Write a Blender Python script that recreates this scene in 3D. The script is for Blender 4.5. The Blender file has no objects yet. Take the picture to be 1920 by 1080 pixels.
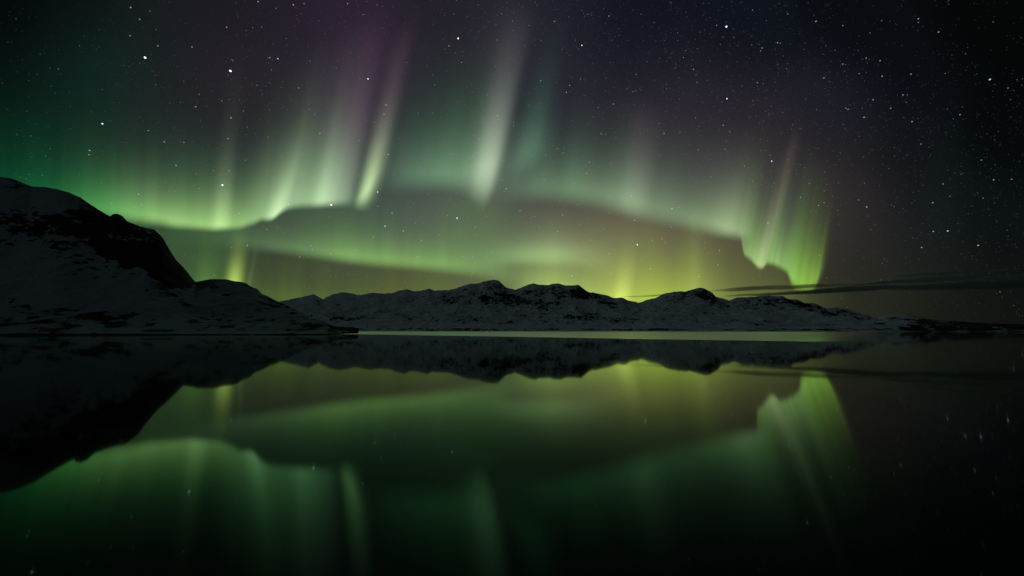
import bpy, math
import numpy as np
from mathutils import Vector

# ------------------------------------------------------------------ camera, sky light, moon, exposure
S = bpy.context.scene
COL = S.collection
CAM_H = 12.0                      # metres above the fjord
F_PX, HORIZON = 640.0, 619.0      # focal length and horizon row, in pixels of a 1920 x 1080 frame
PITCH = math.atan((HORIZON - 540.0) / F_PX)

cam_d = bpy.data.cameras.new('camera')
cam_d.sensor_width = 36.0
cam_d.lens = 36.0 * F_PX / 1920.0
cam_d.clip_start = 0.1
cam_d.clip_end = 2.0e6
cam = bpy.data.objects.new('camera', cam_d)
COL.objects.link(cam)
cam.location = (0, 0, CAM_H)
cam.rotation_euler = (math.pi / 2 + PITCH, 0, 0)
S.camera = cam

MOON_EL, MOON_AZ = math.radians(24), math.radians(228)
W = bpy.data.worlds.new('World')
S.world = W
W.use_nodes = True
wn = W.node_tree.nodes
bg = wn['Background']
sky_tex = wn.new('ShaderNodeTexSky')
sky_tex.sky_type = 'NISHITA'
sky_tex.sun_disc = False
sky_tex.sun_elevation = MOON_EL
sky_tex.sun_rotation = MOON_AZ
W.node_tree.links.new(sky_tex.outputs[0], bg.inputs[0])
bg.inputs[1].default_value = 0.00012      # night: the moonlit air is about a thousandth of daylight

sun_d = bpy.data.lights.new('moon_light', 'SUN')
sun_d.energy = 0.05
sun_d.angle = math.radians(0.5)
sun_d.color = (1.0, 0.97, 0.92)
sun = bpy.data.objects.new('moon_light', sun_d)
COL.objects.link(sun)
sd = Vector((math.sin(MOON_AZ) * math.cos(MOON_EL), math.cos(MOON_AZ) * math.cos(MOON_EL), math.sin(MOON_EL)))
sun.rotation_euler = sd.to_track_quat('Z', 'Y').to_euler()

S.view_settings.view_transform = 'Standard'
S.view_settings.look = 'None'
S.view_settings.exposure = 0.0
S.view_settings.gamma = 1.0
S.render.engine = 'CYCLES'
S.cycles.transparent_max_bounces = 96
S.cycles.max_bounces = 8
S.cycles.sample_clamp_indirect = 4.0
S.cycles.use_denoising = True
S.cycles.denoiser = 'OPENIMAGEDENOISE'
S.cycles.denoising_input_passes = 'RGB_ALBEDO_NORMAL'
S.cycles.volume_bounces = 3
S.cycles.caustics_reflective = False

RNG = np.random.default_rng(7)

# ------------------------------------------------------------------ helpers
def lin(c):
    c = np.asarray(c, float) / 255.0
    return np.where(c <= 0.04045, c / 12.92, ((np.maximum(c, 0) + 0.055) / 1.055) ** 2.4)

CP, SP = math.cos(PITCH), math.sin(PITCH)
def ray(px, py):
    """World direction seen at a point of the photograph."""
    px, py = np.broadcast_arrays(np.asarray(px, float), np.asarray(py, float))
    x, z, y = px - 960.0, 540.0 - py, np.full(px.shape, F_PX)
    d = np.stack([x, CP * y - SP * z, SP * y + CP * z], -1)
    return d / np.linalg.norm(d, axis=-1, keepdims=True)

def seen_at(d):
    """Inverse of ray(): where a world direction falls in the photograph, and the cosine to the view axis."""
    y = CP * d[..., 1] + SP * d[..., 2]
    z = -SP * d[..., 1] + CP * d[..., 2]
    yy = np.maximum(y, 1e-3)
    return 960 + F_PX * d[..., 0] / yy, 540 - F_PX * z / yy, y

def az_el(d):
    return np.arctan2(d[..., 0], d[..., 1]), np.arctan2(d[..., 2], np.hypot(d[..., 0], d[..., 1]))

def smooth(x, a, b):
    t = np.clip((x - a) / (b - a), 0, 1)
    return t * t * (3 - 2 * t)

def _hash(ix, iy, seed):
    n = (ix.astype(np.int64) * 374761393 + iy.astype(np.int64) * 668265263 + seed * 1442695041) & 0x7fffffff
    n = ((n ^ (n >> 13)) * 1274126177) & 0x7fffffff
    n = (n ^ (n >> 16)) & 0x7fffffff
    return n / 0x7fffffff

def vnoise(x, y, seed=0):
    x0, y0 = np.floor(x), np.floor(y)
    fx, fy = x - x0, y - y0
    fx = fx * fx * fx * (fx * (fx * 6 - 15) + 10); fy = fy * fy * fy * (fy * (fy * 6 - 15) + 10)
    ix, iy = x0.astype(np.int64), y0.astype(np.int64)
    a, b = _hash(ix, iy, seed), _hash(ix + 1, iy, seed)
    c, d = _hash(ix, iy + 1, seed), _hash(ix + 1, iy + 1, seed)
    return (a + (b - a) * fx) * (1 - fy) + (c + (d - c) * fx) * fy

def fbm(x, y, octaves=5, seed=0, gain=0.5, ridged=False):
    s, a, t = 0.0, 1.0, 0.0
    for k in range(octaves):
        n = vnoise(x * 2 ** k + 17.3 * k, y * 2 ** k - 9.1 * k, seed + k) * 2 - 1
        if ridged: n = 1 - 2 * np.abs(n)
        s = s + a * n; t += a; a *= gain
    return s / t

def mesh_object(name, V, Fq, mat, shade=True):
    me = bpy.data.meshes.new(name)
    V = np.asarray(V, np.float32); Fq = np.asarray(Fq, np.int32)
    n, k = Fq.shape
    me.vertices.add(len(V)); me.vertices.foreach_set('co', V.ravel())
    me.loops.add(n * k); me.loops.foreach_set('vertex_index', Fq.ravel())
    me.polygons.add(n)
    me.polygons.foreach_set('loop_start', np.arange(0, n * k, k, dtype=np.int32))
    me.polygons.foreach_set('loop_total', np.full(n, k, np.int32))
    if shade: me.polygons.foreach_set('use_smooth', np.ones(n, bool))
    me.update(calc_edges=True)
    me.validate()
    if mat: me.materials.append(mat)
    o = bpy.data.objects.new(name, me)
    COL.objects.link(o)
    return o

def grid_quads(r, c, off=0):
    i = np.arange(r * c).reshape(r, c) + off
    return np.stack([i[:-1, :-1].ravel(), i[:-1, 1:].ravel(), i[1:, 1:].ravel(), i[1:, :-1].ravel()], -1)

def color_attr(o, name, rgb):
    at = o.data.color_attributes.new(name, 'FLOAT_COLOR', 'POINT')
    a = np.ones((len(rgb), 4), np.float32); a[:, :3] = rgb
    at.data.foreach_set('color', a.ravel())

def float_attr(o, name, v):
    at = o.data.attributes.new(name, 'FLOAT', 'POINT')
    at.data.foreach_set('value', np.asarray(v, np.float32).ravel())

def tag(o, label, cat, group=None, kind=None):
    o['label'] = label
    if cat: o['category'] = cat
    if group: o['group'] = group
    if kind: o['kind'] = kind
    return o

def glow_material(name):
    """Thin luminous air: emits its own light and lets everything behind it through."""
    m = bpy.data.materials.new(name); m.use_nodes = True
    t = m.node_tree; t.nodes.clear()
    out = t.nodes.new('ShaderNodeOutputMaterial'); add = t.nodes.new('ShaderNodeAddShader')
    em = t.nodes.new('ShaderNodeEmission'); tr = t.nodes.new('ShaderNodeBsdfTransparent')
    at = t.nodes.new('ShaderNodeVertexColor'); at.layer_name = 'glow'
    t.links.new(at.outputs['Color'], em.inputs['Color']); em.inputs['Strength'].default_value = 1.0
    t.links.new(em.outputs[0], add.inputs[0]); t.links.new(tr.outputs[0], add.inputs[1])
    t.links.new(add.outputs[0], out.inputs['Surface'])
    m.cycles.emission_sampling = 'NONE'
    return m

# ------------------------------------------------------------------ water
def water_material():
    m = bpy.data.materials.new('calm_dark_water'); m.use_nodes = True
    t = m.node_tree; N, L = t.nodes, t.links
    N.remove(N['Principled BSDF']); out = N['Material Output']
    body = N.new('ShaderNodeBsdfDiffuse'); body.inputs['Color'].default_value = (0.0015, 0.003, 0.004, 1)
    p = N.new('ShaderNodeBsdfGlossy'); p.distribution = 'MULTI_GGX'
    fr = N.new('ShaderNodeFresnel'); fr.inputs['IOR'].default_value = 1.30
    ramp = N.new('ShaderNodeMapRange'); ramp.interpolation_type = 'SMOOTHSTEP'
    ramp.inputs['From Min'].default_value = 0.10; ramp.inputs['From Max'].default_value = 0.36; L.new(fr.outputs[0], ramp.inputs['Value'])
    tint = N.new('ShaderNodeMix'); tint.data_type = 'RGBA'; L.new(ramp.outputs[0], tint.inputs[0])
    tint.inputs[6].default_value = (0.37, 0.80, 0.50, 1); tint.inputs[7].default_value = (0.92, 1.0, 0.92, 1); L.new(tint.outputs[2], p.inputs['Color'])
    sh = N.new('ShaderNodeMixShader'); L.new(fr.outputs[0], sh.inputs[0]); L.new(body.outputs[0], sh.inputs[1]); L.new(p.outputs[0], sh.inputs[2])
    L.new(sh.outputs[0], out.inputs['Surface'])
    geo = N.new('ShaderNodeNewGeometry')
    sep = N.new('ShaderNodeSeparateXYZ'); L.new(geo.outputs['Position'], sep.inputs[0])
    def math_(op, a, b=None, c=None, clamp=False):
        n = N.new('ShaderNodeMath'); n.operation = op; n.use_clamp = clamp
        for i, v in enumerate((a, b, c)):
            if v is None: continue
            if isinstance(v, (int, float)): n.inputs[i].default_value = v
            else: L.new(v, n.inputs[i])
        return n.outputs[0]
    # the breeze line: beyond it the far water is ruffled
    (xa, ya), (xb, yb) = BREEZE
    nx, ny = -(yb - ya), (xb - xa)
    if ny < 0: nx, ny = -nx, -ny
    l = math.hypot(nx, ny); nx /= l; ny /= l
    d = math_('ADD', math_('MULTIPLY', math_('SUBTRACT', sep.outputs[0], xa), nx), math_('MULTIPLY', math_('SUBTRACT', sep.outputs[1], ya), ny))
    mp = N.new('ShaderNodeMapping'); mp.inputs['Scale'].default_value = (0.0012, 0.006, 1); L.new(geo.outputs['Position'], mp.inputs[0])
    nz = N.new('ShaderNodeTexNoise'); nz.inputs['Scale'].default_value = 1.0; nz.inputs['Detail'].default_value = 3; L.new(mp.outputs[0], nz.inputs[0])
    dn = math_('ADD', d, math_('MULTIPLY', math_('SUBTRACT', nz.outputs[0], 0.5), 50.0))
    mr = N.new('ShaderNodeMapRange'); mr.interpolation_type = 'SMOOTHSTEP'
    L.new(dn, mr.inputs['Value']); mr.inputs['From Min'].default_value = -30; mr.inputs['From Max'].default_value = 60
    mp2 = N.new('ShaderNodeMapping'); mp2.inputs['Scale'].default_value = (0.0009, 0.009, 1); L.new(geo.outputs['Position'], mp2.inputs[0])
    nz2 = N.new('ShaderNodeTexNoise'); nz2.inputs['Scale'].default_value = 1.0; nz2.inputs['Detail'].default_value = 2; L.new(mp2.outputs[0], nz2.inputs[0])
    (xc, yc), (xd, yd) = BREEZE_END
    ex, ey = -(yd - yc), (xd - xc)
    if ex > 0: ex, ey = -ex, -ey
    le = math.hypot(ex, ey); ex /= le; ey /= le
    d2 = math_('ADD', math_('MULTIPLY', math_('SUBTRACT', sep.outputs[0], xc), ex), math_('MULTIPLY', math_('SUBTRACT', sep.outputs[1], yc), ey))
    d2 = math_('ADD', d2, math_('MULTIPLY', math_('SUBTRACT', nz.outputs[0], 0.5), 120.0))
    mr2 = N.new('ShaderNodeMapRange'); mr2.interpolation_type = 'SMOOTHSTEP'
    L.new(d2, mr2.inputs['Value']); mr2.inputs['From Min'].default_value = -60; mr2.inputs['From Max'].default_value = 60
    rough_far = math_('ADD', 0.26, math_('MULTIPLY', nz2.outputs[0], 0.16))
    # calm water: faint long swell everywhere
    mp3 = N.new('ShaderNodeMapping'); mp3.inputs['Scale'].default_value = (0.006, 0.022, 1); L.new(geo.outputs['Position'], mp3.inputs[0])
    nz3 = N.new('ShaderNodeTexNoise'); nz3.inputs['Scale'].default_value = 1.0; nz3.inputs['Detail'].default_value = 2; L.new(mp3.outputs[0], nz3.inputs[0])
    rough_near = math_('ADD', 0.018, math_('MULTIPLY', nz3.outputs[0], 0.042))
    mix = N.new('ShaderNodeMix'); L.new(math_('MULTIPLY', mr.outputs[0], mr2.outputs[0]), mix.inputs[0]); L.new(rough_near, mix.inputs[2]); L.new(rough_far, mix.inputs[3])
    L.new(mix.outputs[0], p.inputs['Roughness'])
    return m

def water_point(px, py):
    d = ray(px, py); k = -CAM_H / d[2]
    return d[0] * k, d[1] * k
BREEZE = (water_point(672, 627.0), water_point(1560, 641.5))
BREEZE_END = (water_point(1575, 641.0), water_point(1640, 622.4))
R_W = 290000.0
wv = [(0, 0, 0)]; wf = []
rings = [60, 250, 1000, 4000, 15000, 60000, R_W]
SEG = 96
for r in rings:
    for k in range(SEG):
        wv.append((r * math.cos(2 * math.pi * k / SEG), r * math.sin(2 * math.pi * k / SEG), 0))
wt = [(0, 1 + k, 1 + (k + 1) % SEG) for k in range(SEG)]
for q in range(len(rings) - 1):
    for k in range(SEG):
        a = 1 + q * SEG + k; b = 1 + q * SEG + (k + 1) % SEG
        wt += [(a, a + SEG, b + SEG), (a, b + SEG, b)]
water = mesh_object('water', wv, wt, water_material(), False)
tag(water, 'still black fjord water mirroring the green aurora', 'water', kind='structure')

# ------------------------------------------------------------------ snow and rock
def snow_material(name, scale, stretch, rock=(0.018, 0.018, 0.019), snow=(0.57, 0.76, 0.90), soft=0.10, dip=0.0, bare=0.74):
    m = bpy.data.materials.new(name); m.use_nodes = True
    t = m.node_tree; N, L = t.nodes, t.links
    p = N['Principled BSDF']; p.inputs['Roughness'].default_value = 0.85
    p.inputs['Specular IOR Level'].default_value = 0.15
    geo = N.new('ShaderNodeNewGeometry')
    tilt = N.new('ShaderNodeMapping'); tilt.inputs['Rotation'].default_value = (0.0, -dip, 0.0); L.new(geo.outputs['Position'], tilt.inputs[0])
    mp = N.new('ShaderNodeMapping'); mp.inputs['Scale'].default_value = stretch
    L.new(tilt.outputs[0], mp.inputs[0])
    n1 = N.new('ShaderNodeTexNoise'); n1.inputs['Scale'].default_value = scale; n1.inputs['Detail'].default_value = 6; n1.inputs['Roughness'].default_value = 0.62
    L.new(mp.outputs[0], n1.inputs[0])
    n2 = N.new('ShaderNodeTexNoise'); n2.inputs['Scale'].default_value = scale * 0.23; n2.inputs['Detail'].default_value = 3
    L.new(mp.outputs[0], n2.inputs[0])
    at = N.new('ShaderNodeAttribute'); at.attribute_name = 'rock'
    def math_(op, a, b):
        n = N.new('ShaderNodeMath'); n.operation = op
        for i, v in enumerate((a, b)):
            if isinstance(v, (int, float)): n.inputs[i].default_value = v
            else: L.new(v, n.inputs[i])
        return n.outputs[0]
    s = math_('ADD', math_('MULTIPLY', math_('SUBTRACT', n1.outputs[0], 0.5), 2.7), math_('MULTIPLY', math_('SUBTRACT', n2.outputs[0], 0.5), 1.3))
    s = math_('ADD', s, bare)
    s = math_('ADD', s, at.outputs['Fac'])
    mr = N.new('ShaderNodeMapRange'); mr.interpolation_type = 'SMOOTHSTEP'
    mr.inputs['From Min'].default_value = 1.0 - soft; mr.inputs['From Max'].default_value = 1.0 + soft
    L.new(s, mr.inputs['Value'])
    mix = N.new('ShaderNodeMix'); mix.data_type = 'RGBA'
    mix.inputs[6].default_value = (*snow, 1); mix.inputs[7].default_value = (*rock, 1)
    L.new(mr.outputs[0], mix.inputs[0]); L.new(mix.outputs[2], p.inputs['Base Color'])
    bp = N.new('ShaderNodeBump'); bp.inputs['Strength'].default_value = 0.6; bp.inputs['Distance'].default_value = 0.25 / scale * 0.35
    L.new(n1.outputs[0], bp.inputs['Height']); L.new(bp.outputs[0], p.inputs['Normal'])
    return m

def gauss(a, s):
    n = int(max(1, round(3 * s))); k = np.exp(-0.5 * (np.arange(-n, n + 1) / s) ** 2); k /= k.sum()
    return np.convolve(np.pad(a, n, mode='edge'), k, 'valid')

def massif(name, ridge, shore, reach, cols, rows, mat, shape, patches, relief, seed, jitter=1.0, foot=0.05, slope_rock=0.35, patch_gain=1.25, shore_wob=0.0):
    """A mountain side: from its shoreline up to the ridge line and down the far side, as one height field."""
    ridge = np.array(ridge, float)
    px = np.linspace(ridge[0, 0], ridge[-1, 0], cols)
    ry = np.interp(px, ridge[:, 0], ridge[:, 1])
    k = 3
    ry = np.convolve(np.pad(ry, k // 2, mode='edge'), np.ones(k) / k, 'valid')
    ry = ry - jitter * (fbm(px / 26.0, px * 0 + seed, 4, seed, 0.6) * 2.2)
    dr = ray(px, ry); sy = np.interp(px, *np.array(shore, float).T); ds = ray(px, sy)
    dw = ray(px, sy + shore_wob * fbm(px / 14., px * 0 + seed, 5, seed + 80, .6))
    az, el_r = az_el(dr); _, el_s = az_el(ds)
    r0 = CAM_H / np.tan(-el_s)
    bays = CAM_H / np.tan(-az_el(dw)[1]) - r0              # small inlets and points along the waterline
    rw = gauss(np.interp(px, *np.array(reach, float).T), cols * .02)
    r1 = r0 + rw
    nb = rows // 4
    t = np.concatenate([np.linspace(-0.04, 1, rows), 1 + np.linspace(0, 1, nb + 1)[1:] ** 1.3 * 1.2])
    T, AZ = np.meshgrid(t, az, indexing='ij')
    R = r0[None] + T * rw[None] + bays[None] * (1 - smooth(T, 0.0, 0.10))
    X, Y = R * np.sin(AZ), R * np.cos(AZ)
    g = np.interp(np.clip(T, 0, 1), *np.array(shape, float).T)
    # elevation angle rises monotonically to the ridge so the ridge is the skyline
    el_w = gauss(np.minimum(el_r, gauss(el_r, cols * .015)), cols * .02)
    near_top = smooth(np.clip(T, 0, 1), 0.45, 1.0)
    tan0, tan1 = np.tan(el_s)[None], np.tan(el_w[None] * (1 - near_top) + el_r[None] * near_top)
    tan_top = np.tan(el_r)[None]
    tt = tan0 + (tan1 - tan0) * g
    Z = CAM_H + R * tt
    big = fbm(X / relief[0], Y / relief[0], 6, seed + 11, 0.52, ridged=True)
    small = fbm(X / (relief[0] * .22), Y / (relief[0] * .22), 5, seed + 31, 0.55)
    env = np.clip(T, 0, 1) ** 0.7 * np.clip(1.0 - T, 0, 1) ** 0.5
    Z = Z + (big * relief[1] + small * relief[1] * .35) * env
    hmin = 0.4 + 3.0 * np.clip(T, 0, 1) ** .6 * 8
    Z = np.where(T > 0, np.maximum(Z, np.minimum(hmin, Z + 20)), Z)
    cap = CAM_H + R * (tan0 + (tan_top - tan0) * 0.985)
    Z = np.where((T < 0.99), np.minimum(Z, cap), Z)
    zr = CAM_H + r1[None] * tan_top
    back = np.clip(T - 1, 0, None)
    Z = np.where(T > 1, zr - (zr + 15) * (back / 1.2) ** 1.2 - 0 * X, Z)
    Z = np.where(T <= 0.0, np.minimum(Z, T * 200.0), Z)
    # rock: steep places, named patches (wide ones at the right end paint in dimness), and the bare foot at the waterline
    gy, gx = np.gradient(Z)
    dR = np.gradient(R, axis=0); dA = R * np.gradient(AZ, axis=1)
    sl = np.hypot(gy / np.maximum(dR, 1e-3), gx / np.maximum(np.abs(dA), 1e-3))
    rock = slope_rock * (smooth(sl, 0.55, 1.5) - 0.35)
    PX, PY, _ = seen_at(np.stack([X, Y, Z - CAM_H], -1))
    PY = PY - 0.0
    wob = fbm(PX / 30., PY / 18., 4, seed + 60) * 0.5
    for (cx, cy, sx, sy, rot, amt) in patches:
        c, s = math.cos(math.radians(rot)), math.sin(math.radians(rot))
        u = ((PX - cx) * c + (PY - cy) * s) / sx; v = (-(PX - cx) * s + (PY - cy) * c) / sy
        q = np.sqrt(u * u + v * v) + wob
        rock = rock + amt * patch_gain * (1 - smooth(q, 0.45, 1.35))
    rock = np.where(T <= foot, rock + 0.85 * (1 - smooth(T, foot * .35, foot)), rock)
    o = mesh_object(name, np.stack([X, Y, Z], -1).reshape(-1, 3), grid_quads(len(t), cols), mat)
    float_attr(o, 'rock', rock.ravel())
    return o

near_dimmed_snow = snow_material('near_dimmed_snow_and_rock', 0.036, (0.55, 0.5, 1.9), dip=0.35, snow=(0.26, 0.41, 0.48), bare=0.80)  # snow colour lowered to hold the shade and lens falloff on this side
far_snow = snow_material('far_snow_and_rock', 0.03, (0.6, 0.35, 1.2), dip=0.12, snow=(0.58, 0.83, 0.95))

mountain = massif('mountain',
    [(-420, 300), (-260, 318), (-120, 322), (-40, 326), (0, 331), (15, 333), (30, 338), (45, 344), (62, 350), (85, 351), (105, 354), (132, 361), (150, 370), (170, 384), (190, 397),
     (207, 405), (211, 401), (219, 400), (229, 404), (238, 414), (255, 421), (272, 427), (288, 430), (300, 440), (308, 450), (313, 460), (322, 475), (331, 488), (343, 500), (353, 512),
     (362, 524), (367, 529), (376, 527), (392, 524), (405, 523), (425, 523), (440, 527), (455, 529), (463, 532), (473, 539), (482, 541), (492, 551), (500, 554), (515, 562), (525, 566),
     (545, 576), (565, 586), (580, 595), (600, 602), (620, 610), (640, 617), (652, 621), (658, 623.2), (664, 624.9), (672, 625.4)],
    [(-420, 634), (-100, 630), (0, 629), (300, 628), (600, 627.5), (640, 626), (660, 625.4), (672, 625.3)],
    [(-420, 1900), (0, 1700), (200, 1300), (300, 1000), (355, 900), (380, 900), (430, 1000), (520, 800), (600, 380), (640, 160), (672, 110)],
    900, 260, near_dimmed_snow,
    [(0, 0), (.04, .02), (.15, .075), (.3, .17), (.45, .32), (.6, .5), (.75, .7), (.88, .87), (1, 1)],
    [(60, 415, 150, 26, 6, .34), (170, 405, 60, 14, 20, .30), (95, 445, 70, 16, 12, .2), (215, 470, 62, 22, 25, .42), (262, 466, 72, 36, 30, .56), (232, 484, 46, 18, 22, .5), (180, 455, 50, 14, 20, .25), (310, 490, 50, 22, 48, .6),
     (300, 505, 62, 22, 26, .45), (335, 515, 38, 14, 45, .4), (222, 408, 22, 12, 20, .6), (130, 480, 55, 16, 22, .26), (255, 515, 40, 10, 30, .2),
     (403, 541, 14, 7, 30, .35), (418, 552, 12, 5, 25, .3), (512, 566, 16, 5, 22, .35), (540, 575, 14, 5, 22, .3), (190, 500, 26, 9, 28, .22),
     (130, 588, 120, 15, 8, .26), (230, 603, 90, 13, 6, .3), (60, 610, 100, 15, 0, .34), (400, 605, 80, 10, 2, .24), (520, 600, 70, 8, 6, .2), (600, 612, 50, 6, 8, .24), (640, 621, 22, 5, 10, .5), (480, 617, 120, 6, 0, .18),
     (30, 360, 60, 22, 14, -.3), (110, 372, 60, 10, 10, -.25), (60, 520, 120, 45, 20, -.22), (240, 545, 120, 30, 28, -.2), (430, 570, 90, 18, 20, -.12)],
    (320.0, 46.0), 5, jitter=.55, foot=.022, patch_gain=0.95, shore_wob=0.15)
tag(mountain, 'dark rocky snow mountain with a cliff, sloping down to the near headland', 'mountain', kind='structure')

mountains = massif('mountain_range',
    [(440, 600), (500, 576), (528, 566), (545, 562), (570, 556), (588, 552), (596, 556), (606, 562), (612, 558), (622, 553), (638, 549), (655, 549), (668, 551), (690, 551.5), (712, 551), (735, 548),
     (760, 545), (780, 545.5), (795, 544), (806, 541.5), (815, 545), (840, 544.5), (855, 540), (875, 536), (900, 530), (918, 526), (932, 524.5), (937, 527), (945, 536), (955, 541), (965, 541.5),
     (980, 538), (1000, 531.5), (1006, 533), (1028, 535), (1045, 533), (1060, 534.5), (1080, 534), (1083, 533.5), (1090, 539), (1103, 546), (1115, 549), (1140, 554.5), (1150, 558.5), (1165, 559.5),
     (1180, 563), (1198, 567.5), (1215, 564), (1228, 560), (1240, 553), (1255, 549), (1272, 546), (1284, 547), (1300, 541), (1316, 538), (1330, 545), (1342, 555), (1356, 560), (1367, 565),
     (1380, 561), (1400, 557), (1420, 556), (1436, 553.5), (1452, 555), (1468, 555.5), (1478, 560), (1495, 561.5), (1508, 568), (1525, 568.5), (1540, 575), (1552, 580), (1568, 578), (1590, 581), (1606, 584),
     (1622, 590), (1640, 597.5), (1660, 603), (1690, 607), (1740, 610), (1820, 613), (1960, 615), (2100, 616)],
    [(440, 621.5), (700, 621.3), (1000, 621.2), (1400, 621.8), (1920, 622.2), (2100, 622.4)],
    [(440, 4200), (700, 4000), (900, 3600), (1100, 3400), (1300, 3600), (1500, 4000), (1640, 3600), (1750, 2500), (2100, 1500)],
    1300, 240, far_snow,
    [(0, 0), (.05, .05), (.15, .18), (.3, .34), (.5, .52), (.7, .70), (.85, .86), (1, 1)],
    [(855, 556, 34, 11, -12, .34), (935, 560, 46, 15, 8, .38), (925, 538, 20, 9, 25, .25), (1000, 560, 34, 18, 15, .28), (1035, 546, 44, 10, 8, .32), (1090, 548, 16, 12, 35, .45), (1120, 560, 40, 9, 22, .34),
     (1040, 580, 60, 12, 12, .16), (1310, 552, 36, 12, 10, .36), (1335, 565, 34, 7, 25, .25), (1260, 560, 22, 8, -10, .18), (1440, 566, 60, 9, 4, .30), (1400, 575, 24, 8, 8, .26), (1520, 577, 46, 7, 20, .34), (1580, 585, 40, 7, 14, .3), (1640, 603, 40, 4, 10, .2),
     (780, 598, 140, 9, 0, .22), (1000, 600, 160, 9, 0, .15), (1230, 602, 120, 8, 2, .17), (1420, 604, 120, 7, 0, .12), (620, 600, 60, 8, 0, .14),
     (900, 617.5, 400, 2.2, 0, .35), (1500, 618, 400, 2.2, 0, .35), (700, 575, 90, 10, 0, -.14), (1100, 585, 60, 5, 8, -.1), (1450, 592, 110, 7, 0, -.12), (1870, 612, 200, 12, 0, .62)],  # final wide patch paints lens falloff into the right end as rock colour
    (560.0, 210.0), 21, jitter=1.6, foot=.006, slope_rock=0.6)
tag(mountains, 'long range of snowy peaks speckled with rock across the far shore', 'mountains', kind='structure')

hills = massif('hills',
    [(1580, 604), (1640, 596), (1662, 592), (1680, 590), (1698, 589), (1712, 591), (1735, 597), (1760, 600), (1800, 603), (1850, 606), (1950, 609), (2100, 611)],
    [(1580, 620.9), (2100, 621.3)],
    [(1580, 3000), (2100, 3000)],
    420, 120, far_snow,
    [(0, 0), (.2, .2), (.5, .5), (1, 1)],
    [(1690, 598, 40, 4, 3, .3), (1722, 603, 30, 4, 8, .2), (1900, 609, 230, 12, 0, .62)],  # wide last patch: edge dimness put into the colour of the tail
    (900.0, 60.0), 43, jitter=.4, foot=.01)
tag(hills, 'faint low hills tailing off beyond the end of the snowy range', 'hills', kind='structure')

# ------------------------------------------------------------------ night sky dome
glow = glow_material('night_air_glow')
SKY_PTS = [  # (x, y, colour): airglow of the night sky between the curtains
    (-300, -200, (2, 3, 3)), (0, 0, (3, 7, 7)), (150, 40, (9, 17, 16)), (0, 150, (6, 16, 14)), (120, 180, (12, 28, 24)), (210, 140, (15, 40, 35)), (0, 270, (7, 34, 24)), (120, 280, (16, 42, 32)), (240, 250, (30, 40, 36)), (290, 180, (28, 32, 35)),
    (300, 60, (22, 26, 29)), (400, 40, (27, 26, 32)), (380, 180, (34, 34, 39)), (440, 120, (38, 33, 41)), (480, 200, (38, 37, 40)), (540, 60, (32, 27, 36)), (560, 180, (42, 42, 46)), (640, 60, (44, 34, 50)), (700, 130, (50, 37, 53)), (650, 190, (64, 50, 66)), (740, 60, (42, 33, 47)), (760, 200, (36, 40, 44)),
    (800, 120, (36, 37, 43)), (820, 20, (30, 29, 36)), (840, 230, (40, 52, 46)), (960, 80, (44, 41, 50)), (1030, 150, (36, 38, 46)), (1080, 250, (40, 39, 47)), (1060, 40, (25, 28, 38)), (1120, 330, (48, 56, 56)), (1200, 150, (25, 27, 37)), (1200, 30, (16, 19, 29)),
    (1210, 240, (50, 43, 51)), (1300, 300, (50, 47, 53)), (1350, 200, (36, 33, 42)), (1400, 80, (14, 18, 26)), (1450, 280, (50, 41, 47)), (1550, 250, (27, 27, 32)), (1540, 210, (26, 29, 39)), (1600, 60, (8, 11, 15)), (1700, 150, (9, 13, 17)), (1700, 300, (15, 19, 22)), (1850, 60, (4, 6, 5)), (1900, 250, (4, 7, 8)), (2200, 0, (2, 3, 3)),
    (1560, 350, (38, 32, 36)), (1600, 430, (35, 33, 35)), (1580, 500, (38, 36, 33)), (1720, 420, (21, 27, 29)), (1860, 420, (10, 15, 15)), (1640, 550, (33, 36, 28)), (1760, 560, (28, 29, 22)), (1880, 540, (12, 14, 13)), (1800, 600, (16, 20, 18)), (2200, 560, (4, 6, 6)), (1600, 610, (34, 38, 24)),
    (100, 480, (20, 50, 30)), (330, 440, (54, 78, 52)), (380, 480, (60, 87, 53)), (500, 500, (50, 54, 50)), (560, 520, (62, 64, 52)), (460, 560, (60, 80, 36)), (620, 545, (66, 80, 38)), (640, 420, (66, 88, 68)), (640, 510, (68, 70, 58)), (760, 400, (72, 80, 76)), (760, 540, (74, 80, 44)), (820, 380, (78, 82, 78)), (880, 440, (92, 118, 82)), (880, 530, (86, 86, 58)),
    (980, 400, (82, 84, 76)), (1080, 400, (94, 86, 78)), (1160, 440, (98, 84, 76)), (1280, 450, (90, 76, 68)), (1100, 460, (104, 104, 80)), (1200, 480, (118, 116, 82)), (1340, 480, (92, 87, 66)), (1370, 460, (66, 56, 52)), (1440, 530, (78, 76, 54)), (1340, 540, (114, 124, 64)), (1400, 560, (88, 96, 46)), (1540, 560, (48, 52, 34)), (1240, 560, (140, 150, 50)), (1100, 540, (140, 153, 82)),
    (560, 330, (60, 72, 64)), (330, 330, (46, 62, 52)), (720, 320, (52, 64, 58)), (1040, 330, (56, 70, 64)), (1240, 370, (70, 74, 72)), (1330, 370, (76, 74, 76)), (1480, 380, (72, 74, 68)), (1540, 420, (62, 54, 50)),
    (400, -300, (10, 10, 14)), (960, -400, (8, 9, 14)), (1500, -300, (5, 7, 11)), (960, 640, (90, 100, 60)), (-400, 300, (5, 16, 12)), (-400, 560, (6, 14, 10))]
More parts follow.
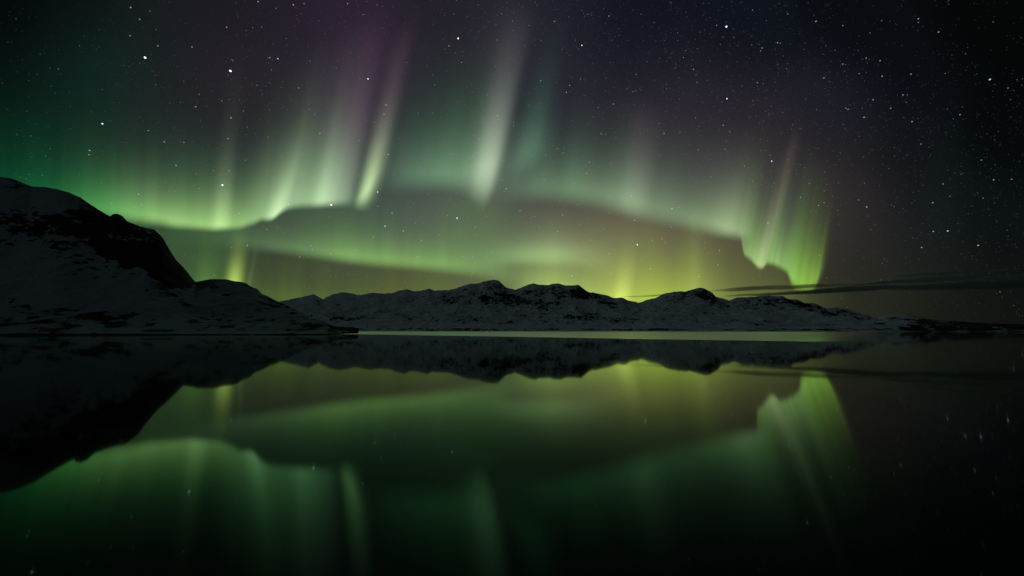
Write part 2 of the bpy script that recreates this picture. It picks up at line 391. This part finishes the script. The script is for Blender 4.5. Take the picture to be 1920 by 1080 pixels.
def sky_colour(d):
    px, py, c = seen_at(d)
    front = smooth(c, 0.05, 0.35)
    px = np.clip(px, -700, 2600); py = np.clip(py, -900, 700)
    num = np.zeros(d.shape[:-1] + (3,)); den = np.full(d.shape[:-1], 1e-9)
    for x, y, rgb in SKY_PTS:
        s2 = 2 * 62.0 ** 2
        q = ((px - x) ** 2 + (py - y) ** 2)
        w = np.exp(-q / s2) + 2e-3 / (1 + (q / 90. ** 2)) ** 2
        num += w[..., None] * lin(rgb); den += w
    out = num / den[..., None] * front[..., None] + (1 - front[..., None]) * lin((3, 5, 6))
    el = np.arctan2(d[..., 2], np.hypot(d[..., 0], d[..., 1]))
    return out

R_SKY = 300000.0
ucol = np.radians(np.concatenate([np.linspace(-180, -76, 27)[:-1], np.linspace(-76, 76, 305), np.linspace(76, 180, 27)[1:]]))
vrow = np.radians(np.concatenate([np.linspace(-1.0, 48, 150), np.linspace(48, 90, 22)[1:]]))
AZ, EL = np.meshgrid(ucol, vrow)
D = np.stack([np.sin(AZ) * np.cos(EL), np.cos(AZ) * np.cos(EL), np.sin(EL)], -1)
sky = mesh_object('sky', (D * R_SKY).reshape(-1, 3), grid_quads(*AZ.shape), glow)
color_attr(sky, 'glow', sky_colour(D).reshape(-1, 3))
tag(sky, 'night sky with faint purple and green airglow', 'sky', kind='structure')

# ------------------------------------------------------------------ aurora curtains
ALT = 11000.0            # height of the lower border above the water
GROUP_A = 'curtains of the northern lights'
def gsmooth(a, s):
    n = int(max(1, round(3 * s))); k = np.exp(-0.5 * (np.arange(-n, n + 1) / s) ** 2); k /= k.sum()
    return np.convolve(np.pad(a, n, mode='edge'), k, 'valid')

def curtain(name, label, knots, rays=(), top=330.0, step=2.5, ripple=0.0, seed=0, blur=6.0, pw=1.3, gain=1.0, fine=26.0):
    """A hanging sheet of aurora: folded along its lower border, tall along the field lines.
    knots: x, y, soft, lean, low colour, low height, tail colour, tail height.
    rays: x, width, low colour, low height, tail colour, tail height, (extra lean)."""
    kx = np.array([k[0] for k in knots], float)
    s = np.arange(kx[0], kx[-1] + step, step)
    def it(f): return gsmooth(np.interp(s, kx, [f(k) for k in knots]), blur / step)
    by, soft, lean = it(lambda k: k[1]), it(lambda k: k[2]), it(lambda k: k[3])
    low = np.stack([it(lambda k: lin(k[4])[c]) for c in range(3)], -1); h1 = it(lambda k: k[5])
    tail = np.stack([it(lambda k: lin(k[6])[c]) for c in range(3)], -1); h2 = it(lambda k: k[7])
    if ripple:
        f1 = gsmooth(fbm(s / fine, s * 0 + seed, 4, seed, .5), fine / 9.0 / step); f2 = fbm(s / 60., s * 0 + seed + 5, 3, seed + 9, .5)
        low *= np.clip(1 + ripple * 1.5 * (f1 + .5 * f2), .2, 2)[:, None]
        h1 = h1 * np.clip(1 + ripple * 2.2 * f2 + ripple * 1.2 * f1, .45, 2); h2 = h2 * np.clip(1 + ripple * f1, .6, 1.5)
        tail *= np.clip(1 + ripple * 1.6 * (f1 + f2), .2, 2)[:, None]
    lowest = -2.0 * soft.max()
    v = np.concatenate([np.linspace(lowest, 60, int((60 - lowest) / 2.5)), np.linspace(60, top, int((top - 60) / 5) + 2)[1:]])
    Vg, Sg = np.meshgrid(v, s, indexing='ij')
    vp = np.maximum(Vg, 0)
    E = low[None] * np.exp(-(vp / h1[None]) ** pw)[..., None] + tail[None] * np.exp(-(vp / h2[None]) ** 1.6)[..., None]
    for r in rays:
        x0, w, c1, hh1, c2, hh2 = r[:6]; dl = r[6] if len(r) > 6 else 0.0
        ww = w * (1 + vp / 800.0)
        u = np.abs(Sg - x0 - dl * vp) / ww
        gs = np.exp(-u ** 2 * 0.7 - 0.15 * u ** 4)
        E = E + gs[..., None] * (lin(c1) * np.exp(-(vp / hh1) ** 1.5)[..., None] + lin(c2) * np.exp(-(vp / hh2) ** 1.8)[..., None])
    rise = smooth(Vg / soft[None], -1.1, 1.9)
    e = np.minimum(smooth(Sg, kx[0], kx[0] + blur * 2), 1 - smooth(Sg, kx[-1] - blur * 2, kx[-1]))
    fade = 1 - smooth(Vg, top * .7, top)
    E = np.maximum(E * (rise * e * fade)[..., None] * gain - 0.0006, 0)
    PX = Sg + lean[None] * Vg
    PY = by[None] - Vg
    d = ray(PX, PY)
    bd = ray(s, by); rad = np.clip(ALT / np.maximum(np.tan(az_el(bd)[1]), 1e-3), 22000, 115000)
    rad = gsmooth(rad, 10)
    verts, quads, cols = [], [], []
    for q in (-1, 1):                       # near and far face of the sheet
        P = d * (rad[None] * (1 + 0.006 * q) / np.hypot(d[..., 0], d[..., 1]))[..., None]
        P[..., 2] += CAM_H
        on = E.max(-1) > 0
        f = grid_quads(*Sg.shape)
        keep = on.ravel()[f].any(1)
        verts.append(P.reshape(-1, 3)); cols.append(0.5 * E.reshape(-1, 3)); quads.append(f[keep] + (0 if q < 0 else Sg.size))
    Vv, Cc, Q = np.concatenate(verts), np.concatenate(cols), np.concatenate(quads)
    used = np.unique(Q); remap = np.zeros(len(Vv), np.int64); remap[used] = np.arange(len(used))
    o = mesh_object(name, Vv[used], remap[Q], glow)
    color_attr(o, 'glow', Cc[used])
    return tag(o, label, 'aurora', GROUP_A)

curtain('aurora_curtain', 'brightest green aurora curtain, wide, hanging over the dark rocky mountain', [
    (-260, 440, 14, 0, (3, 40, 18), 60, (2, 14, 9), 130), (-80, 425, 14, 0, (8, 80, 36), 66, (3, 26, 18), 140), (20, 412, 14, .01, (12, 98, 46), 70, (5, 32, 22), 130), (100, 406, 13, .02, (24, 116, 50), 58, (9, 40, 28), 120),
    (200, 409, 12, .03, (88, 160, 74), 46, (20, 54, 36), 105), (300, 420, 9, .03, (150, 194, 108), 43, (30, 58, 42), 95), (330, 426, 7, .03, (152, 194, 110), 43, (30, 56, 42), 95), (350, 427, 7, .03, (150, 192, 108), 42, (30, 54, 42), 95),
    (400, 431, 6, .04, (146, 186, 106), 46, (34, 52, 42), 100), (450, 428, 6, .05, (140, 180, 102), 46, (38, 54, 44), 95), (478, 419, 6, .09, (136, 174, 104), 58, (44, 60, 50), 105), (490, 412, 5, .12, (134, 170, 106), 66, (48, 62, 54), 115), (503, 413, 5, .16, (142, 176, 114), 70, (50, 64, 56), 125), (513, 411, 5, .2, (146, 180, 120), 72, (50, 64, 56), 130),
    (525, 400, 6, .2, (144, 178, 120), 72, (50, 64, 56), 140), (538, 392, 6, .2, (138, 170, 116), 74, (50, 64, 56), 145), (560, 388, 7, .19, (136, 168, 116), 76, (48, 60, 54), 150), (590, 387, 7, .19, (140, 174, 122), 78, (48, 58, 52), 150),
    (622, 385, 7, .2, (130, 162, 114), 84, (44, 50, 48), 160), (645, 384, 8, .2, (92, 122, 86), 80, (28, 34, 32), 150), (664, 384, 9, .2, (20, 30, 20), 80, (8, 10, 10), 150), (684, 384, 10, .2, (0, 0, 0), 80, (0, 0, 0), 150)],
    [(412, 17, (108, 124, 84), 60, (20, 24, 18), 110, .02), (412, 12, (60, 72, 46), 100, (40, 40, 38), 190, .06), (515, 16, (142, 160, 128), 56, (24, 30, 24), 110, .12), (605, 18, (118, 134, 108), 92, (48, 40, 46), 240), (640, 17, (60, 72, 56), 105, (62, 38, 58), 280)],
    top=400, ripple=.07, seed=3, blur=4, fine=20.0)

curtain('aurora_curtain', 'single narrow pale green aurora ray fading to purple, leaning over the gap', [
    (640, 390, 8, .24, (0, 0, 0), 60, (0, 0, 0), 100), (662, 388, 8, .24, (18, 26, 18), 60, (10, 12, 12), 100), (674, 386, 12, .24, (46, 62, 40), 60, (14, 14, 16), 110), (688, 378, 22, .24, (52, 68, 46), 60, (12, 12, 14), 110), (704, 364, 34, .24, (30, 40, 28), 60, (8, 8, 8), 110), (730, 352, 40, .24, (0, 0, 0), 60, (0, 0, 0), 110)],
    [(680, 12, (142, 174, 112), 72, (40, 32, 38), 230), (690, 16, (136, 166, 114), 94, (64, 40, 58), 260, -.03)], top=380, blur=5)

curtain('aurora_curtain', 'tall pale aurora column with a dim twin beside it, high over the range', [
    (700, 352, 18, .1, (0, 0, 0), 60, (0, 0, 0), 100), (730, 353, 18, .12, (40, 62, 46), 70, (24, 34, 32), 140), (780, 350, 18, .15, (74, 114, 78), 76, (32, 44, 42), 140), (830, 348, 17, .17, (86, 128, 88), 78, (34, 46, 42), 140), (870, 352, 18, .19, (92, 130, 90), 80, (36, 46, 42), 150),
    (893, 358, 30, .2, (96, 124, 90), 72, (36, 44, 42), 150), (912, 366, 36, .2, (72, 88, 66), 80, (34, 40, 38), 160), (926, 356, 32, .2, (40, 58, 44), 80, (26, 32, 32), 160), (945, 335, 24, .2, (40, 62, 48), 70, (24, 34, 32), 150), (975, 318, 24, .2, (52, 78, 58), 65, (24, 36, 34), 140), (1000, 312, 26, .2, (50, 76, 58), 65, (20, 32, 30), 140), (1022, 296, 16, .2, (18, 34, 26), 65, (8, 14, 14), 140), (1050, 290, 16, .2, (0, 0, 0), 65, (0, 0, 0), 140)],
    [(906, 19, (138, 160, 124), 112, (76, 64, 78), 225), (893, 24, (64, 84, 62), 125, (36, 38, 38), 180), (914, 8, (60, 74, 54), 60, (24, 26, 24), 140), (984, 19, (34, 62, 42), 95, (20, 32, 27), 165)], top=400, blur=9, ripple=.04, seed=22)

curtain('aurora_curtain', 'long dim green aurora arc above the reddish gap in the middle of the range', [
    (905, 372, 20, .1, (0, 0, 0), 50, (0, 0, 0), 100), (950, 370, 18, .1, (44, 66, 50), 48, (20, 26, 24), 90), (1000, 369, 17, .1, (74, 114, 80), 54, (14, 20, 18), 80), (1060, 373, 16, .1, (86, 128, 90), 54, (16, 22, 20), 80), (1120, 383, 16, .12, (96, 134, 96), 54, (16, 22, 20), 80), (1170, 396, 16, .14, (106, 140, 102), 58, (20, 24, 22), 80),
    (1210, 407, 16, .15, (102, 134, 96), 56, (20, 24, 22), 80), (1260, 418, 15, .15, (96, 130, 92), 52, (18, 22, 20), 80), (1310, 430, 13, .16, (104, 138, 96), 52, (20, 26, 22), 80), (1350, 439, 11, .18, (124, 152, 106), 60, (36, 44, 36), 90), (1378, 444, 9, .2, (120, 150, 98), 62, (34, 42, 34), 90), (1400, 448, 9, .2, (60, 80, 50), 60, (20, 26, 20), 90), (1420, 450, 9, .2, (0, 0, 0), 60, (0, 0, 0), 90)],
    [(1183, 21, (70, 88, 62), 74, (50, 36, 48), 165), (1360, 24, (84, 98, 72), 55, (10, 12, 10), 80)], top=240, blur=9, ripple=.06, seed=25)

curtain('aurora_curtain', 'curled aurora fold with a rayed scalloped edge, end of the long arc', [
    (1378, 444, 7, .2, (0, 0, 0), 60, (0, 0, 0), 90), (1389, 446, 4, .2, (70, 100, 56), 60, (24, 34, 24), 90), (1394, 478, 4, .2, (98, 136, 70), 60, (40, 54, 38), 100), (1407, 487, 4, .2, (112, 152, 76), 58, (62, 82, 56), 86), (1421, 502, 4, .2, (118, 158, 84), 62, (64, 82, 58), 94), (1430, 504, 4, .2, (104, 142, 72), 62, (50, 62, 46), 98), (1438, 494, 4.5, .2, (98, 138, 66), 56, (66, 88, 60), 115),
    (1452, 497, 4.5, .2, (100, 142, 66), 52, (74, 102, 66), 90), (1466, 504, 4.5, .19, (98, 140, 62), 56, (74, 104, 66), 90), (1477, 512, 5, .18, (98, 142, 54), 58, (72, 104, 62), 94), (1483, 530, 7, .17, (106, 150, 40), 64, (70, 102, 58), 98), (1492, 541, 8, .16, (112, 156, 32), 62, (66, 96, 52), 98), (1510, 545, 8, .15, (108, 150, 32), 64, (62, 90, 46), 94), (1522, 543, 9, .16, (114, 158, 36), 58, (54, 72, 40), 86), (1529, 538, 10, .17, (108, 150, 40), 54, (34, 40, 28), 85), (1536, 526, 14, .18, (70, 96, 30), 46, (20, 22, 16), 75), (1544, 515, 18, .18, (24, 34, 12), 40, (6, 6, 4), 70), (1556, 500, 20, .18, (0, 0, 0), 40, (0, 0, 0), 70)],
    [(1402, 4, (40, 56, 28), 40, (0, 0, 0), 50), (1413, 4, (40, 56, 30), 40, (0, 0, 0), 50), (1445, 3, (40, 54, 28), 36, (0, 0, 0), 50), (1466, 3, (44, 60, 28), 36, (0, 0, 0), 50), (1425, 9, (96, 110, 76), 78, (62, 40, 46), 210, .07), (1456, 4, (60, 74, 44), 30, (20, 24, 18), 70), (1486, 4, (40, 60, 16), 50, (0, 0, 0), 50), (1503, 4, (46, 66, 18), 50, (0, 0, 0), 50), (1518, 4, (50, 70, 20), 55, (0, 0, 0), 50), (1529, 4.5, (56, 78, 24), 60, (16, 10, 10), 110)],
    top=290, step=1.2, blur=1.6, ripple=.12, seed=9, fine=11.0)

curtain('aurora_curtain', 'sloping green aurora band, lower edge sharp, just above the saddle of peaks', [
    (300, 452, 18, 0, (10, 24, 12), 40, (6, 12, 8), 60), (400, 458, 16, .02, (30, 50, 30), 36, (14, 22, 16), 70), (470, 466, 10, .03, (56, 80, 52), 32, (24, 36, 28), 70), (530, 473, 9, .03, (78, 112, 66), 32, (34, 52, 38), 75), (590, 481, 9, .03, (92, 130, 70), 34, (40, 60, 42), 75), (640, 489, 9, .03, (108, 150, 72), 34, (44, 66, 44), 75),
    (700, 496, 9, .03, (110, 154, 70), 34, (46, 68, 46), 75), (760, 501, 9, .03, (106, 150, 68), 36, (48, 70, 46), 80), (820, 506, 9, .03, (102, 146, 66), 38, (50, 72, 46), 80), (870, 512, 10, .03, (90, 132, 60), 40, (50, 70, 44), 80), (920, 520, 12, .03, (72, 104, 50), 42, (40, 56, 36), 80), (970, 530, 14, .03, (40, 60, 30), 42, (20, 28, 18), 80), (1010, 538, 14, .03, (0, 0, 0), 42, (0, 0, 0), 80)],
    [(782, 5, (36, 50, 26), 30, (0, 0, 0), 40), (660, 14, (40, 54, 28), 30, (0, 0, 0), 40)], top=170, blur=9, ripple=.08, seed=12)

curtain('aurora_curtain', 'soft bright green aurora patch floating over the twin peaks', [
    (850, 500, 26, .05, (0, 0, 0), 40, (0, 0, 0), 60), (920, 494, 14, .05, (56, 84, 50), 26, (24, 32, 22), 60), (965, 492, 12, .05, (112, 150, 92), 30, (30, 38, 24), 60), (1030, 492, 13, .05, (138, 172, 112), 31, (34, 38, 26), 60), (1090, 494, 15, .05, (108, 130, 84), 31, (34, 34, 24), 60), (1150, 508, 22, .05, (50, 54, 32), 36, (20, 20, 14), 60), (1210, 510, 22, .05, (0, 0, 0), 36, (0, 0, 0), 60)],
    top=140, blur=14)

curtain('aurora_curtain', 'yellow green aurora glow rising low behind the notch between snowy peaks', [
    (900, 580, 16, .03, (0, 0, 0), 50, (0, 0, 0), 90), (960, 572, 16, .03, (70, 96, 40), 46, (30, 36, 22), 80), (1010, 565, 16, .03, (110, 146, 62), 50, (62, 76, 42), 95), (1070, 568, 16, .03, (104, 136, 46), 50, (54, 64, 36), 92), (1130, 578, 14, .03, (106, 126, 18), 52, (56, 64, 36), 95), (1165, 580, 12, .03, (126, 150, 26), 62, (56, 62, 36), 95), (1210, 580, 13, .03, (110, 140, 20), 72, (54, 58, 32), 95), (1260, 580, 13, .03, (108, 136, 22), 74, (48, 50, 30), 95),
    (1305, 578, 14, .03, (110, 132, 42), 80, (48, 48, 32), 100), (1345, 576, 14, .03, (76, 88, 28), 60, (30, 28, 18), 80), (1400, 576, 14, .03, (60, 74, 16), 36, (20, 20, 12), 60), (1470, 578, 14, .03, (50, 64, 14), 30, (14, 16, 10), 50), (1540, 580, 14, .03, (26, 32, 10), 26, (6, 8, 4), 40), (1600, 582, 14, .03, (0, 0, 0), 26, (0, 0, 0), 40)],
    [(1160, 12, (136, 148, 74), 52, (0, 0, 0), 60, .12), (1140, 6, (50, 54, 16), 60, (0, 0, 0), 60), (1175, 6, (50, 54, 20), 70, (0, 0, 0), 60, .1), (1222, 8, (30, 38, 10), 46, (0, 0, 0), 60), (1250, 16, (50, 60, 12), 54, (0, 0, 0), 60), (1275, 9, (30, 34, 12), 56, (0, 0, 0), 60), (1303, 8, (50, 50, 24), 70, (20, 18, 12), 110)], top=220, blur=8, ripple=.09, seed=15, gain=1.25)

curtain('aurora_curtain', 'short bright yellow green aurora ray standing behind the rounded snowy hill', [
    (300, 562, 16, .05, (10, 24, 8), 40, (4, 8, 4), 60), (350, 562, 16, .05, (30, 56, 22), 46, (10, 18, 10), 70), (382, 558, 16, .05, (56, 92, 26), 52, (16, 30, 16), 70), (410, 556, 14, .05, (40, 72, 22), 44, (16, 26, 16), 70), (436, 552, 12, .06, (56, 84, 30), 36, (14, 20, 12), 60), (460, 554, 14, .06, (44, 64, 22), 36, (18, 22, 14), 70), (500, 572, 14, .04, (48, 68, 12), 38, (10, 14, 6), 60), (550, 582, 14, .04, (58, 86, 10), 42, (10, 14, 6), 60), (600, 585, 14, .04, (52, 72, 10), 40, (10, 14, 6), 60), (660, 580, 14, .04, (56, 72, 12), 38, (10, 14, 6), 60),
    (740, 575, 14, .04, (52, 62, 8), 40, (16, 18, 8), 60), (820, 570, 14, .04, (60, 76, 14), 34, (14, 16, 8), 50), (900, 566, 14, .04, (40, 46, 10), 30, (10, 12, 6), 50), (960, 566, 14, .04, (0, 0, 0), 30, (0, 0, 0), 50)],
    [(436, 12, (170, 196, 86), 50, (20, 26, 14), 60, .07), (462, 3.5, (50, 62, 26), 60, (12, 14, 8), 80, .14), (382, 16, (34, 56, 14), 50, (0, 0, 0), 60)], top=190, blur=8, ripple=.16, seed=18, gain=1.3)

# ------------------------------------------------------------------ stars
star_mat = glow_material('starlight')
R_STAR = 200000.0
PXR = R_STAR / F_PX                       # size of one photograph pixel at that distance
OCT_V = np.array([(1, 0, 0), (-1, 0, 0), (0, 1, 0), (0, -1, 0), (0, 0, 1), (0, 0, -1)], float)
OCT_F = np.array([(0, 2, 4), (2, 1, 4), (1, 3, 4), (3, 0, 4), (2, 0, 5), (1, 2, 5), (3, 1, 5), (0, 3, 5)])
def ball():
    V, Fc = [tuple(v) for v in OCT_V], [tuple(f) for f in OCT_F]
    for _ in range(2):
        nf = []; mid = {}
        def m(a, b):
            k = (min(a, b), max(a, b))
            if k not in mid:
                p = np.add(V[a], V[b]); V.append(tuple(p / np.linalg.norm(p))); mid[k] = len(V) - 1
            return mid[k]
        for a, b, c in Fc:
            ab, bc, ca = m(a, b), m(b, c), m(c, a)
            nf += [(a, ab, ca), (ab, b, bc), (ca, bc, c), (ab, bc, ca)]
        Fc = nf
    return np.array(V), np.array(Fc)
BALL_V, BALL_F = ball()
def stretch_px(px, py):                   # wide-angle view spreads the edges of the frame
    return 1.0 / math.sqrt(1 + ((px - 960) / F_PX) ** 2 + ((540 - py) / F_PX) ** 2)

def star(px, py, rad, rgb, label, group=None, mesh_from=None):
    k = stretch_px(px, py)
    if mesh_from is None:
        o = mesh_object('star', BALL_V, BALL_F, star_mat)
        color_attr(o, 'glow', np.tile(rgb * 0.85, (len(BALL_V), 1)))
    else:
        o = mesh_from.copy(); COL.objects.link(o)
    p = ray(px, py) * R_STAR
    o.location = (p[0], p[1], p[2] + CAM_H)
    o.scale = (rad * PXR * k,) * 3
    return tag(o, label, 'star', group)

WHITE, BLUE, WARM = np.array((1.0, 1.0, 1.0)), np.array((.75, .87, 1.0)), np.array((1.0, .92, .82))
NAMED = [
    (272, 108, 1.56, WHITE * 1.2, 'bright white star in the dark sky high over the dark rocky mountain, outermost of two'),
    (432, 133, 1.62, WHITE * 1.2, 'bright white star beside the top of the faint purple ray over the dark mountain'),
    (1362, 50, 1.44, BLUE * 1.2, 'bright white star alone in the starry dark sky right of the aurora columns'.replace('right of', 'away from')),
    (859, 72, 1.20, WHITE * 1.1, 'bright white star high up between the narrow ray and the tall pale column'),
    (417, 347, 1.20, (BLUE + WHITE) * .6, 'white star shining through the bright green curtain above its lower edge'),
    (621, 384, 1.26, (BLUE + WHITE) * .6, 'bluish white star on the lower edge of the brightest green curtain'),
    (192, 232, 1.14, WHITE * .8, 'small white star in the dim green sky above the mountain top'),
    (690, 148, 1.08, WHITE * .7, 'small white star in the purple haze between two rays'),
    (1363, 185, 1.02, BLUE * .8, 'small blue white star in the dark sky below the brightest one there'),
    (1777, 433, 1.10, BLUE * .36, 'pale blue star low in the empty dark sky over the thin clouds'),
    (1856, 149, 1.32, np.array((.2, .38, .42)), 'dim teal star in the darkest part of the sky'),
    (1091, 85, 0.90, WHITE * .7, 'small white star above and beyond the dim twin aurora column'),
    (857, 409, 1.02, WHITE * .8, 'white star in the grey gap below the tall pale aurora column'),
    (1195, 459, 1.02, WARM * .8, 'white star in the reddish gap under the long dim arc'),
    (1834, 460, 0.9, WHITE * .32, 'faint white star just above the thin dark clouds'),
    (708, 360, 0.90, WHITE * .7, 'small white star at the foot of the narrow leaning ray'),
    (1447, 302, 0.84, WHITE * .7, 'small white star near the top of the reddish ray over the curled fold'),
    (521, 110, 0.84, BLUE * .6, 'small blue star high over the brightest curtain'),
    (722, 424, 0.84, WHITE * .6, 'small white star between the upper and the sloping green bands')]
taken = [(n[0], n[1]) for n in NAMED]
for n in NAMED: star(*n)

# middling stars, each its own object; they look alike
mids = [(245, 14), (262, 36), (244, 67), (296, 86), (360, 88), (506, 108), (435, 112), (484, 3), (550, 9), (570, 7), (345, 267), (308, 266), (367, 200), (278, 245), (167, 290), (425, 51), (433, 221), (427, 260), (560, 165), (168, 282),
        (842, 86), (865, 117), (1068, 160), (1014, 151), (1062, 173), (933, 217), (720, 214), (724, 197), (728, 290), (1105, 304), (1100, 325), (1127, 251), (1142, 30), (1477, 26), (1458, 80), (1429, 90), (1722, 35), (1722, 42), (1650, 114), (1624, 109),
        (1708, 139), (1637, 187), (1670, 203), (1710, 228), (1620, 220), (1693, 178), (1890, 165), (1545, 146), (1654, 143), (1356, 235), (1897, 336), (1863, 337), (1768, 345), (1727, 270), (1545, 380), (1535, 385), (1625, 388), (1610, 375), (1749, 380), (1728, 464),
        (1750, 434), (1349, 470), (1346, 497), (1501, 370), (1440, 418), (1310, 519), (975, 395), (1046, 434), (756, 433), (790, 451), (1055, 403), (949, 354), (1190, 413), (1219, 504), (1147, 513), (1072, 517), (1260, 391), (735, 399), (1040, 40), (652, 7),
        (1150, 195), (1245, 250), (1300, 130), (1420, 155), (1530, 40), (1580, 120), (1590, 205), (1800, 215), (1760, 60), (1840, 300), (430, 320), (330, 310), (260, 364), (541, 383), (500, 430), (464, 460), (562, 482), (620, 476), (700, 445), (600, 250)]
mids = [m for m in mids if min(math.hypot(m[0] - a, m[1] - b) for a, b in taken) > 6]
protos = {}
for i, (x, y) in enumerate(mids):
    k = i % 4
    c = (WHITE * .22, BLUE * .20, WARM * .17, BLUE * .28)[k]
    o = star(x, y, (.88, .82, .85, .8)[k] * RNG.uniform(.85, 1.15), c, 'tiny white star, one of the many scattered small ones in the night sky', 'small stars scattered over the sky', protos.get(k))
    protos.setdefault(k, o)

def star_field(n):
    az = RNG.uniform(math.radians(-88), math.radians(88), n); z = RNG.uniform(0.02, 0.97, n)
    el = np.arcsin(z)
    d = np.stack([np.sin(az) * np.cos(el), np.cos(az) * np.cos(el), np.sin(el)], -1)
    px, py, c = seen_at(d)
    # the band of the galaxy crosses the upper sky
    band = np.exp(-((py - (60 + (px - 1250) * .45)) / 190.0) ** 2) * smooth(px, 700, 1150)
    clump = vnoise(px / 60., py / 60., 5)
    keep = RNG.uniform(0, 1, n) < np.clip(0.24 + 0.30 * band + 0.35 * (clump - .5), 0.05, 1)
    d, px, py = d[keep], px[keep], py[keep]
    m = len(d)
    mag = RNG.exponential(1.0, m)
    bright = np.clip(0.010 * np.exp(0.50 * mag), 0.007, 0.13) * RNG.uniform(.7, 1.3, m)
    dim = smooth(px, 1980, 1500) * 0 + 1
    rad = (0.58 + 0.06 * np.minimum(mag, 3)) * PXR
    k = 1.0 / np.sqrt(1 + ((np.clip(px, -400, 2400) - 960) / F_PX) ** 2 + ((540 - np.clip(py, -700, 1000)) / F_PX) ** 2)
    k = np.where(np.isfinite(k), np.maximum(k, .35), .5)
    tint = RNG.uniform(0, 1, (m, 1))
    col = np.where(tint < .45, BLUE * np.array((.8, .92, 1.0)), np.where(tint < .85, WHITE, WARM)) * bright[:, None]
    P = d * R_STAR; P[:, 2] += CAM_H
    V = P[:, None, :] + OCT_V[None] * (rad * k)[:, None, None] * 1.15
    Fc = OCT_F[None] + (np.arange(m) * 6)[:, None, None]
    o = mesh_object('star_field', V.reshape(-1, 3), Fc.reshape(-1, 3), star_mat, False)
    color_attr(o, 'glow', np.repeat(col, 6, 0))
    return tag(o, 'thousands of faint pinprick stars filling the night sky', 'stars', kind='stuff')
star_field(90000)

# ------------------------------------------------------------------ thin clouds low over the far shore
def cloud_material():
    m = bpy.data.materials.new('thin_night_cloud'); m.use_nodes = True
    t = m.node_tree; t.nodes.clear()
    out = t.nodes.new('ShaderNodeOutputMaterial'); pv = t.nodes.new('ShaderNodeVolumePrincipled')
    pv.inputs['Color'].default_value = (0.30, 0.40, 0.50, 1); pv.inputs['Density'].default_value = 0.00085
    t.links.new(pv.outputs[0], out.inputs['Volume'])
    return m
cloud_mat = cloud_material()
def cloud(label, path, dist, depth, seed):
    """A long flat streak: rings along the streak, each an uneven flattened ellipse. path: x, y, half thickness, all as seen."""
    path = np.array(path, float)
    n, m = 90, 20
    x = np.linspace(path[0, 0], path[-1, 0], n)
    y = np.interp(x, path[:, 0], path[:, 1]); th = 0.72 * np.interp(x, path[:, 0], path[:, 2])
    y = gsmooth(y, 3)
    th = np.maximum(th * (1 + .5 * fbm(x / 30., x * 0 + seed, 4, seed)), .05)
    c = ray(x, y); c = c / c[:, 1:2] * dist
    a = np.linspace(0, 2 * math.pi, m, endpoint=False)
    wob = 1 + .25 * fbm(np.repeat(x[:, None], m, 1) / 18., np.cos(a)[None] * 2 + seed, 3, seed + 4)
    sc = dist / F_PX
    V = np.zeros((n, m, 3))
    V[..., 0] = c[:, None, 0] + 0 * a
    V[..., 1] = c[:, None, 1] + np.cos(a)[None] * depth * np.sqrt(th / th.max())[:, None] * wob
    V[..., 2] = c[:, None, 2] + CAM_H + np.sin(a)[None] * (th * sc)[:, None] * wob
    i = np.arange(n * m).reshape(n, m); j = np.roll(i, -1, 1)
    Q = np.stack([i[:-1].ravel(), j[:-1].ravel(), j[1:].ravel(), i[1:].ravel()], -1)
    V = V.reshape(-1, 3)
    V = np.concatenate([V, np.array([V[:m].mean(0), V[-m:].mean(0)])])
    tris = np.concatenate([np.stack([np.full(m, n * m), j[0], i[0]], -1), np.stack([np.full(m, n * m + 1), i[-1], j[-1]], -1)])
    T3 = np.concatenate([Q[:, [0, 1, 2]], Q[:, [0, 2, 3]], tris])
    me_n = np.cross(V[T3[:, 1]] - V[T3[:, 0]], V[T3[:, 2]] - V[T3[:, 0]])
    mid = V[T3].mean(1); axis = np.concatenate([c[np.clip((T3[:, 0] // m), 0, n - 1)]]) + np.array((0, 0, CAM_H))
    if np.sum(me_n[:len(Q) * 2] * (mid - axis)[:len(Q) * 2]) < 0: T3 = T3[:, ::-1]
    Q = T3
    o = mesh_object('cloud', V, Q, cloud_mat)
    return tag(o, label, 'cloud', 'thin dark clouds over the far shore')
cloud('thin dark cloud streak with a long tapering tip, crossing under the curled aurora fold',
      [(1335, 544, .3), (1365, 542.5, 1.6), (1420, 540.5, 2.6), (1480, 538.5, 2.6), (1530, 536.5, 2.2), (1580, 535, .8), (1620, 534, .3)], 26000, 1800, 1)
cloud('broadest dark cloud bank, from the pale peaks out over the empty water',
      [(1362, 555, .3), (1400, 552, 2.2), (1450, 552, 2.8), (1510, 548, 3.4), (1570, 543, 6.0), (1640, 540.5, 4.5), (1700, 539, 3.4), (1760, 537, 6), (1850, 535, 7), (1940, 533, 8), (2060, 530, 7), (2200, 527, 2)], 27000, 2600, 2)
cloud('long slim cloud streak lying along the top of the broadest bank',
      [(1590, 537, .3), (1640, 530.5, 2.2), (1700, 526.5, 3.2), (1760, 524, 3.6), (1810, 523, 2.0), (1860, 520, 1.2), (1900, 516.5, 3), (1960, 514, 3.5), (2100, 508, 1)], 28000, 2000, 3)
cloud('uppermost small faint cloud wisp, thinnest of the dark streaks',
      [(1680, 516.5, .3), (1720, 514.5, 1.5), (1770, 512, 2.0), (1830, 509, 1.8), (1880, 506.5, .8), (1910, 505, .3)], 29000, 1500, 4)
cloud('faintest cloud shred in the yellow glow at the notch between peaks',
      [(1165, 556, .2), (1190, 556, 1.0), (1225, 554.5, 1.3), (1260, 551.5, .8), (1285, 549, .2)], 30000, 900, 5)
